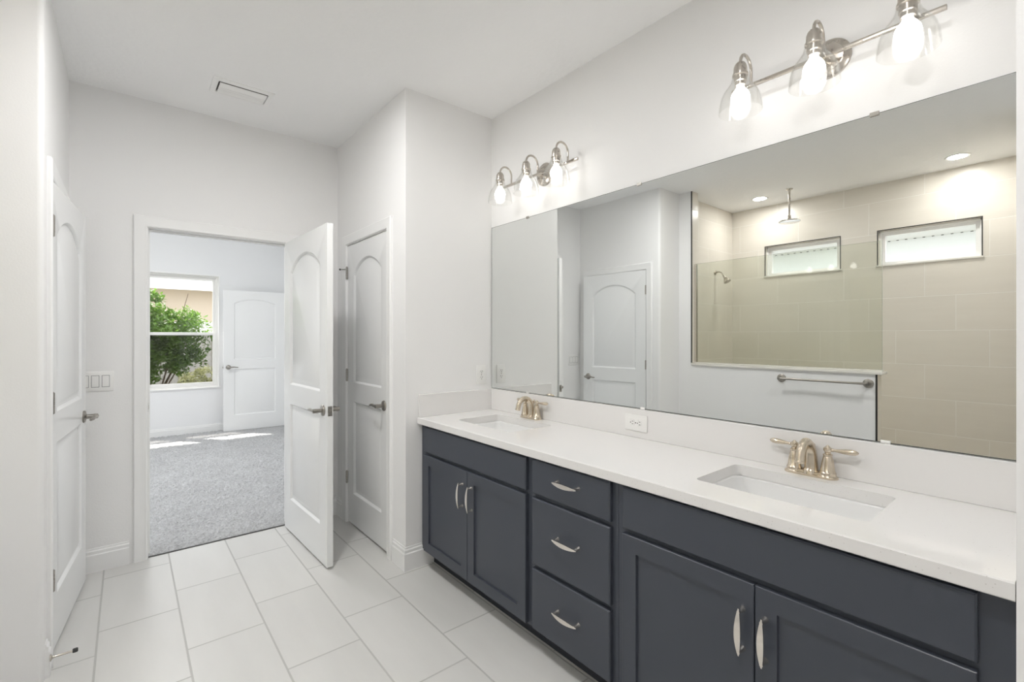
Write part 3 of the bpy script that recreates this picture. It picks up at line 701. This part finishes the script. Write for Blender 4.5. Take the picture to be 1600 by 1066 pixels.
bm = bmesh.new(); lathe(bm, [(0.030, 0.0), (0.030, -0.006), (0.022, -0.011), (0.011, -0.014), (0.010, -0.020)], (0, 0, 0), 'z', 28); obj('flange', bm, M['nickel'], t)
bm = bmesh.new(); lathe(bm, [(0.0095, -0.012), (0.0095, -0.275)], (0, 0, 0), 'z', 18); lathe(bm, [(0.014, -0.262), (0.014, -0.285), (0.018, -0.292), (0.018, -0.302)], (0, 0, 0), 'z', 20); obj('rod', bm, M['nickel'], t)
bm = bmesh.new(); lathe(bm, [(0.018, -0.300), (0.050, -0.306), (0.088, -0.313), (0.095, -0.319), (0.095, -0.325), (0.088, -0.328), (0.001, -0.328)], (0, 0, 0), 'z', 40); obj('head', bm, M['chrome'], t)
t = thing('wall_shower_head', 'small cone shower head on a bent arm on the tiled shower side wall', 'shower head', (-1.340, YS, 2.085))
bm = bmesh.new(); lathe(bm, [(0.030, 0.0), (0.030, -0.004), (0.020, -0.010), (0.009, -0.012)], (0, 0, 0), 'y', 26); obj('flange', bm, M['nickel'], t)
bm = bmesh.new(); ap = spline([(0, -0.005, 0), (0, -0.045, 0.003), (0, -0.075, -0.010), (0, -0.095, -0.040)], 6); tube(bm, ap, 0.0085, 14); obj('arm', bm, M['nickel'], t)
bm = bmesh.new(); dd = (ap[-1] - ap[-2]).normalized(); lathe_dir(bm, [(0.012, -0.004), (0.014, 0.012), (0.013, 0.022), (0.020, 0.040), (0.036, 0.070), (0.040, 0.082), (0.038, 0.088), (0.001, 0.086)], ap[-1], dd, 26); obj('head', bm, M['nickel'], t)
def downlight(lab, x, y):
    t = thing('recessed_light', lab, 'ceiling light', (x, y, ZC), group='recessed ceiling lights in the shower')
    bm = bmesh.new(); lathe(bm, [(0.078, 0.0), (0.078, -0.003), (0.072, -0.007), (0.060, -0.005), (0.059, -0.001)], (0, 0, 0), 'z', 40, False); obj('trim_ring', bm, M['plastic'], t)
    bm = bmesh.new(); lathe(bm, [(0.059, -0.001), (0.059, -0.0035), (0.05, -0.005), (0.001, -0.0055)], (0, 0, 0), 'z', 36); obj('lens', bm, M['lens'], t); return t
dl = downlight('round recessed shower ceiling light beside the rain shower head', -1.385, 2.140)
copy_tree(dl, (-1.410, 0.625, ZC), None, 'round recessed shower ceiling light above the right shower window')
for x_, y_ in ((0.28, 0.30), (0.45, 2.13)):  # two unseen downlights added to lift the bathroom brightness
    c_ = copy_tree(dl, (x_, y_, ZC), None, 'recessed ceiling light added unseen over the bathroom floor to brighten it'); c_['group'] = 'added unseen ceiling lights over the bathroom floor'
    for q in c_.children:
        if q.name.startswith('lens'): q.data = q.data.copy(); q.data.materials[0] = M['lens2']
t = thing('added_ceiling_light', 'round flush ceiling light added unseen in the bedroom to brighten it', 'ceiling light', (0.2, 5.7, ZT))  # unseen lamp, added to brighten the bedroom
bm = bmesh.new(); lathe(bm, [(0.20, 0), (0.20, -0.03), (0.19, -0.034)], (0, 0, 0), 'z', 40); obj('rim', bm, M['nickel'], t)
bm = bmesh.new(); lathe(bm, [(0.188, -0.034), (0.16, -0.055), (0.09, -0.07), (0.001, -0.075)], (0, 0, 0), 'z', 40); obj('diffuser', bm, M['fill_lamp'], t)

# ------------------------------------------------------------------ windows
def shower_window(name, lab, y0, y1):
    t = thing(name, lab, 'window', (XB, (y0 + y1) / 2, WZ[0]), kind='structure')
    xo = XB - TW; bm = bmesh.new()                       # vinyl frame near the outside face
    for a, b, c, d in ((y0, y0 + 0.045, WZ[0], WZ[1]), (y1 - 0.045, y1, WZ[0], WZ[1]), (y0 + 0.045, y1 - 0.045, WZ[0], WZ[0] + 0.045), (y0 + 0.045, y1 - 0.045, WZ[1] - 0.045, WZ[1])):
        box(bm, xo + 0.005, xo + 0.055, a, b, c, d)
    for a, b, c, d in ((y0, y0 + 0.018, WZ[0], WZ[1]), (y1 - 0.018, y1, WZ[0], WZ[1]), (y0, y1, WZ[0], WZ[0] + 0.018), (y0, y1, WZ[1] - 0.018, WZ[1])):
        box(bm, xo + 0.055, xo + 0.075, a, b, c, d, bev=0.003, seg=1)
    obj('window_frame', bm, M['plastic'], t, world=True)
    obj('pane', B(xo + 0.028, xo + 0.032, y0 + 0.045, y1 - 0.045, WZ[0] + 0.045, WZ[1] - 0.045), M['window_glass'], t, world=True)
    obj('window_sill', B(xo + 0.075, XB + 0.012, y0 - 0.012, y1 + 0.012, WZ[0] - 0.002, WZ[0] + 0.014, bev=0.002, seg=1), M['sill'], t, world=True)
    bm = bmesh.new()
    for a, b, c, d in ((y0 - 0.004, y0 + 0.004, WZ[0] + 0.014, WZ[1]), (y1 - 0.004, y1 + 0.004, WZ[0] + 0.014, WZ[1]), (y0 - 0.004, y1 + 0.004, WZ[1] - 0.002, WZ[1] + 0.006)): box(bm, XB - 0.004, XB + 0.002, a, b, c, d)
    obj('edge_trim', bm, M['tiletrim'], t, world=True)
shower_window('window_1', 'small high shower window left of the other, seen in the mirror', *WIN[0])
shower_window('window_2', 'small high shower window at the right, seen in the mirror', *WIN[1])
def hung_window(name, lab, x0, x1):
    t = thing(name, lab, 'window', ((x0 + x1) / 2, BY, BZ[0]), kind='structure')
    z0, z1 = BZ; zm = 1.405; yo = BY + 0.06
    def ring(bm, a, b, c, d, w, y0, y1, bev=0.003):
        for q in ((a, a + w, c, d), (b - w, b, c, d), (a + w, b - w, c, c + w), (a + w, b - w, d - w, d)): box(bm, q[0], q[1], y0, y1, q[2], q[3], bev=bev, seg=1)
    bm = bmesh.new(); ring(bm, x0, x1, z0, z1, 0.030, yo, BY + 0.135); ring(bm, x0, x1, z0, z1, 0.012, yo - 0.02, yo); obj('window_frame', bm, M['plastic'], t, world=True)
    a, b = x0 + 0.030, x1 - 0.030
    bm = bmesh.new(); ring(bm, a, b, zm - 0.020, z1 - 0.03, 0.036, yo + 0.038, yo + 0.066); obj('upper_sash', bm, M['plastic'], t, world=True)
    bm = bmesh.new(); ring(bm, a, b, z0 + 0.03, zm + 0.022, 0.038, yo + 0.006, yo + 0.034); obj('lower_sash', bm, M['plastic'], t, world=True)
    obj('pane', B(a + 0.036, b - 0.036, yo + 0.050, yo + 0.054, zm + 0.016, z1 - 0.066), M['window_glass'], t, world=True)
    obj('pane', B(a + 0.038, b - 0.038, yo + 0.018, yo + 0.022, z0 + 0.068, zm - 0.016), M['window_glass'], t, world=True)
    obj('insect_screen', B(a, b, yo + 0.0700, yo + 0.0704, z0 + 0.03, zm), M['screen'], t, world=True)
    obj('window_sill', B(x0 - 0.02, x1 + 0.02, BY - 0.018, yo - 0.02, z0 - 0.018, z0 + 0.002, bev=0.003), M['trim'], t, world=True)
    bm = bmesh.new()
    for q in ((x0 - 0.014, x0 + 0.004, z0, z1 + 0.014), (x1 - 0.004, x1 + 0.014, z0, z1 + 0.014), (x0 + 0.004, x1 - 0.004, z1 - 0.004, z1 + 0.014)): box(bm, q[0], q[1], BY - 0.006, yo - 0.02, q[2], q[3], bev=0.002, seg=1)
    obj('window_lining', bm, M['trim'], t, world=True)
hung_window('window_3', 'white single-hung bedroom window looking out on a green shrub', *BW[0])
hung_window('window_4', 'second bedroom window hidden behind the left side of the doorway', *BW[1])
def fixed_window(name, lab, axis, c, u0, u1, z0, z1, mull):
    def to(a, b, z0, z1, d0, d1):
        return B(c + d0, c + d1, a, b, z0, z1) if axis == 'x' else B(a, b, c + d0, c + d1, z0, z1)
    t = thing(name, lab, 'window', (c, (u0 + u1) / 2, z0) if axis == 'x' else ((u0 + u1) / 2, c, z0), kind='structure')
    for a, b, p, q in ((u0, u0 + .05, z0, z1), (u1 - .05, u1, z0, z1), (u0 + .05, u1 - .05, z0, z0 + .05), (u0 + .05, u1 - .05, z1 - .05, z1)) + tuple((m - .025, m + .025, z0 + .05, z1 - .05) for m in mull):
        obj('window_frame', to(a, b, p, q, -0.09, -0.04), M['plastic'], t, world=True)
    obj('pane', to(u0 + .05, u1 - .05, z0 + .05, z1 - .05, -0.067, -0.063), M['window_glass'], t, world=True)
fixed_window('added_window', 'wide window added unseen in the bedroom side wall for more daylight', 'x', BX0, LW[0], LW[1], 0.05, 2.44, (5.23, 6.36))  # unseen window, added to let more daylight into the bedroom

# ------------------------------------------------------------------ outdoors
struct('ground', B(-14, 14, -8, 26, -0.30, -0.16), M['lawn'])
# leafy shrub outside the bedroom window
def leaves_bm(n, centre, rad, size, nb=46):
    bm = bmesh.new(); c = Vector(centre); blobs = []
    for k in range(nb):
        d = Vector((random.gauss(0, 1), random.gauss(0, 1), random.gauss(0, 1))).normalized() * (random.random() ** 0.45)
        blobs.append((c + Vector((d.x * rad[0], d.y * rad[1], d.z * rad[2])), random.uniform(0.13, 0.27) * min(rad)))
    for i in range(n):
        bc, br = random.choice(blobs); q = Vector((random.gauss(0, 1), random.gauss(0, 1), random.gauss(0, 1))).normalized() * br * random.uniform(0.6, 1.15)
        p = bc + q; u = Vector((random.uniform(-1, 1), random.uniform(-1, 1), random.uniform(-0.6, 0.9))).normalized()
        nrm = (Vector((random.uniform(-.8, .8), random.uniform(-.8, .8), 0.8))).normalized(); v = u.cross(nrm).normalized(); w = u.cross(v)
        L = size * random.uniform(0.7, 1.3); h = L * 0.24
        a, b, c1, d1, e = p, p + u * L * .45 + v * h + w * h * .4, p + u * L, p + u * L * .45 - v * h + w * h * .4, p + u * L * .5
        va, vb, vc, vd, ve = [bm.verts.new(x) for x in (a, b, c1, d1, e)]
        bm.faces.new((va, vb, vc, ve)); bm.faces.new((va, ve, vc, vd))
    return bm
t = thing('garden_shrub', 'dense green leafy shrub outside the bedroom window', 'shrub', (0.2, 9.75, -0.16))
obj('foliage', leaves_bm(30000, (-0.08, 9.75, 1.33), (1.14, 0.62, 0.90), 0.07, 260), M['leaf'], t, world=True, sharp=180)
bm = bmesh.new()
for k in range(9):
    e = Vector((0.15 + random.uniform(-.75, .8), 9.75 + random.uniform(-.4, .4), random.uniform(0.9, 2.1)))
    pts = spline([(0.2 + random.uniform(-.05, .05), 9.75 + random.uniform(-.05, .05), -0.16), (0.2 + e.x * .25, 9.75, 0.35), ((e.x + 0.2) / 2 + .1, (e.y + 9.75) / 2, (e.z + .35) / 2), e], 5)
    tube(bm, pts, [0.020 - 0.015 * i / (len(pts) - 1) for i in range(len(pts))], 8)
obj('branches', bm, M['bark'], t, world=True)
t = thing('small_shrub', 'small pale green bush low in the right corner of the bedroom window', 'shrub', (1.08, 10.7, -0.16))
obj('foliage', leaves_bm(2600, (1.08, 10.7, 0.52), (0.34, 0.26, 0.30), 0.045), M['pale_leaf'], t, world=True, sharp=180)
bm = bmesh.new()
for k in range(5): tube(bm, [(1.08, 10.7, -0.16), (1.08 + random.uniform(-.08, .08), 10.7, 0.15), (1.08 + random.uniform(-.25, .25), 10.7 + random.uniform(-.2, .2), 0.55)], [0.012, 0.009, 0.005], 7)
obj('stems', bm, M['bark'], t, world=True)
# fence
t = thing('garden_fence', 'pale grey board fence behind the shrub outside the bedroom window', 'fence', (0, 12.2, -0.16))
bm = bmesh.new(); x = -5.0
while x < 6.0:
    box(bm, x, x + 0.142, 12.20, 12.22, -0.10, 1.62); x += 0.15
obj('board_panel', bm, M['fence'], t, world=True)
bm = bmesh.new()
for z in (0.2, 1.3): box(bm, -5, 6, 12.22, 12.26, z, z + 0.09)
obj('rail', bm, M['fence'], t, world=True)
obj('cap_rail', B(-5, 6, 12.18, 12.26, 1.62, 1.68), M['ext_white'], t, world=True)
# neighbour house behind the fence
t = thing('neighbor_house', 'beige stucco house with a white fascia beyond the fence', 'house', (0, 14, -0.16))
obj('wall', B(-6, 8, 13.5, 16.5, -0.16, 2.60), M['stucco'], t, world=True)
obj('fascia', B(-6.5, 8.5, 13.0, 13.03, 2.44, 2.95), M['ext_white'], t, world=True)
obj('soffit', B(-6.5, 8.5, 13.03, 13.5, 2.50, 2.52), M['ext_white'], t, world=True)
bm = bmesh.new(); loops(bm, [[(x, 12.95, 2.96), (x, 15, 4.0), (x, 17.05, 2.96)] for x in (-6.6, 8.6)]); obj('roof', bm, M['roof'], t, world=True)
# neighbour house seen through the shower windows
t = thing('neighbor_house', 'pale house wall with vented soffit outside the shower windows', 'house', (-6.5, 1.5, -0.16))
obj('wall', B(-8, -5.0, -4, 7, -0.16, 2.785), M['white_siding'], t, world=True)
bm = B(-5.0, -4.45, -4.2, 7.2, 2.785, 2.80); n0 = len(bm.faces); k = -3.9
while k < 6.9: box(bm, -4.995, -4.97, k, k + 0.026, 2.778, 2.7845); k += 0.098
o = obj('soffit', bm, [M['ext_white'], M['dark']], t, world=True)
for p in o.data.polygons: p.material_index = 0 if p.index < n0 else 1
obj('fascia', B(-4.45, -4.42, -4.2, 7.2, 2.77, 2.95), M['ext_white'], t, world=True)
bm = bmesh.new(); loops(bm, [[(-4.36, y, 2.95), (-6.5, y, 3.9), (-8.6, y, 2.95)] for y in (-4.3, 7.3)]); obj('roof', bm, M['roof'], t, world=True)
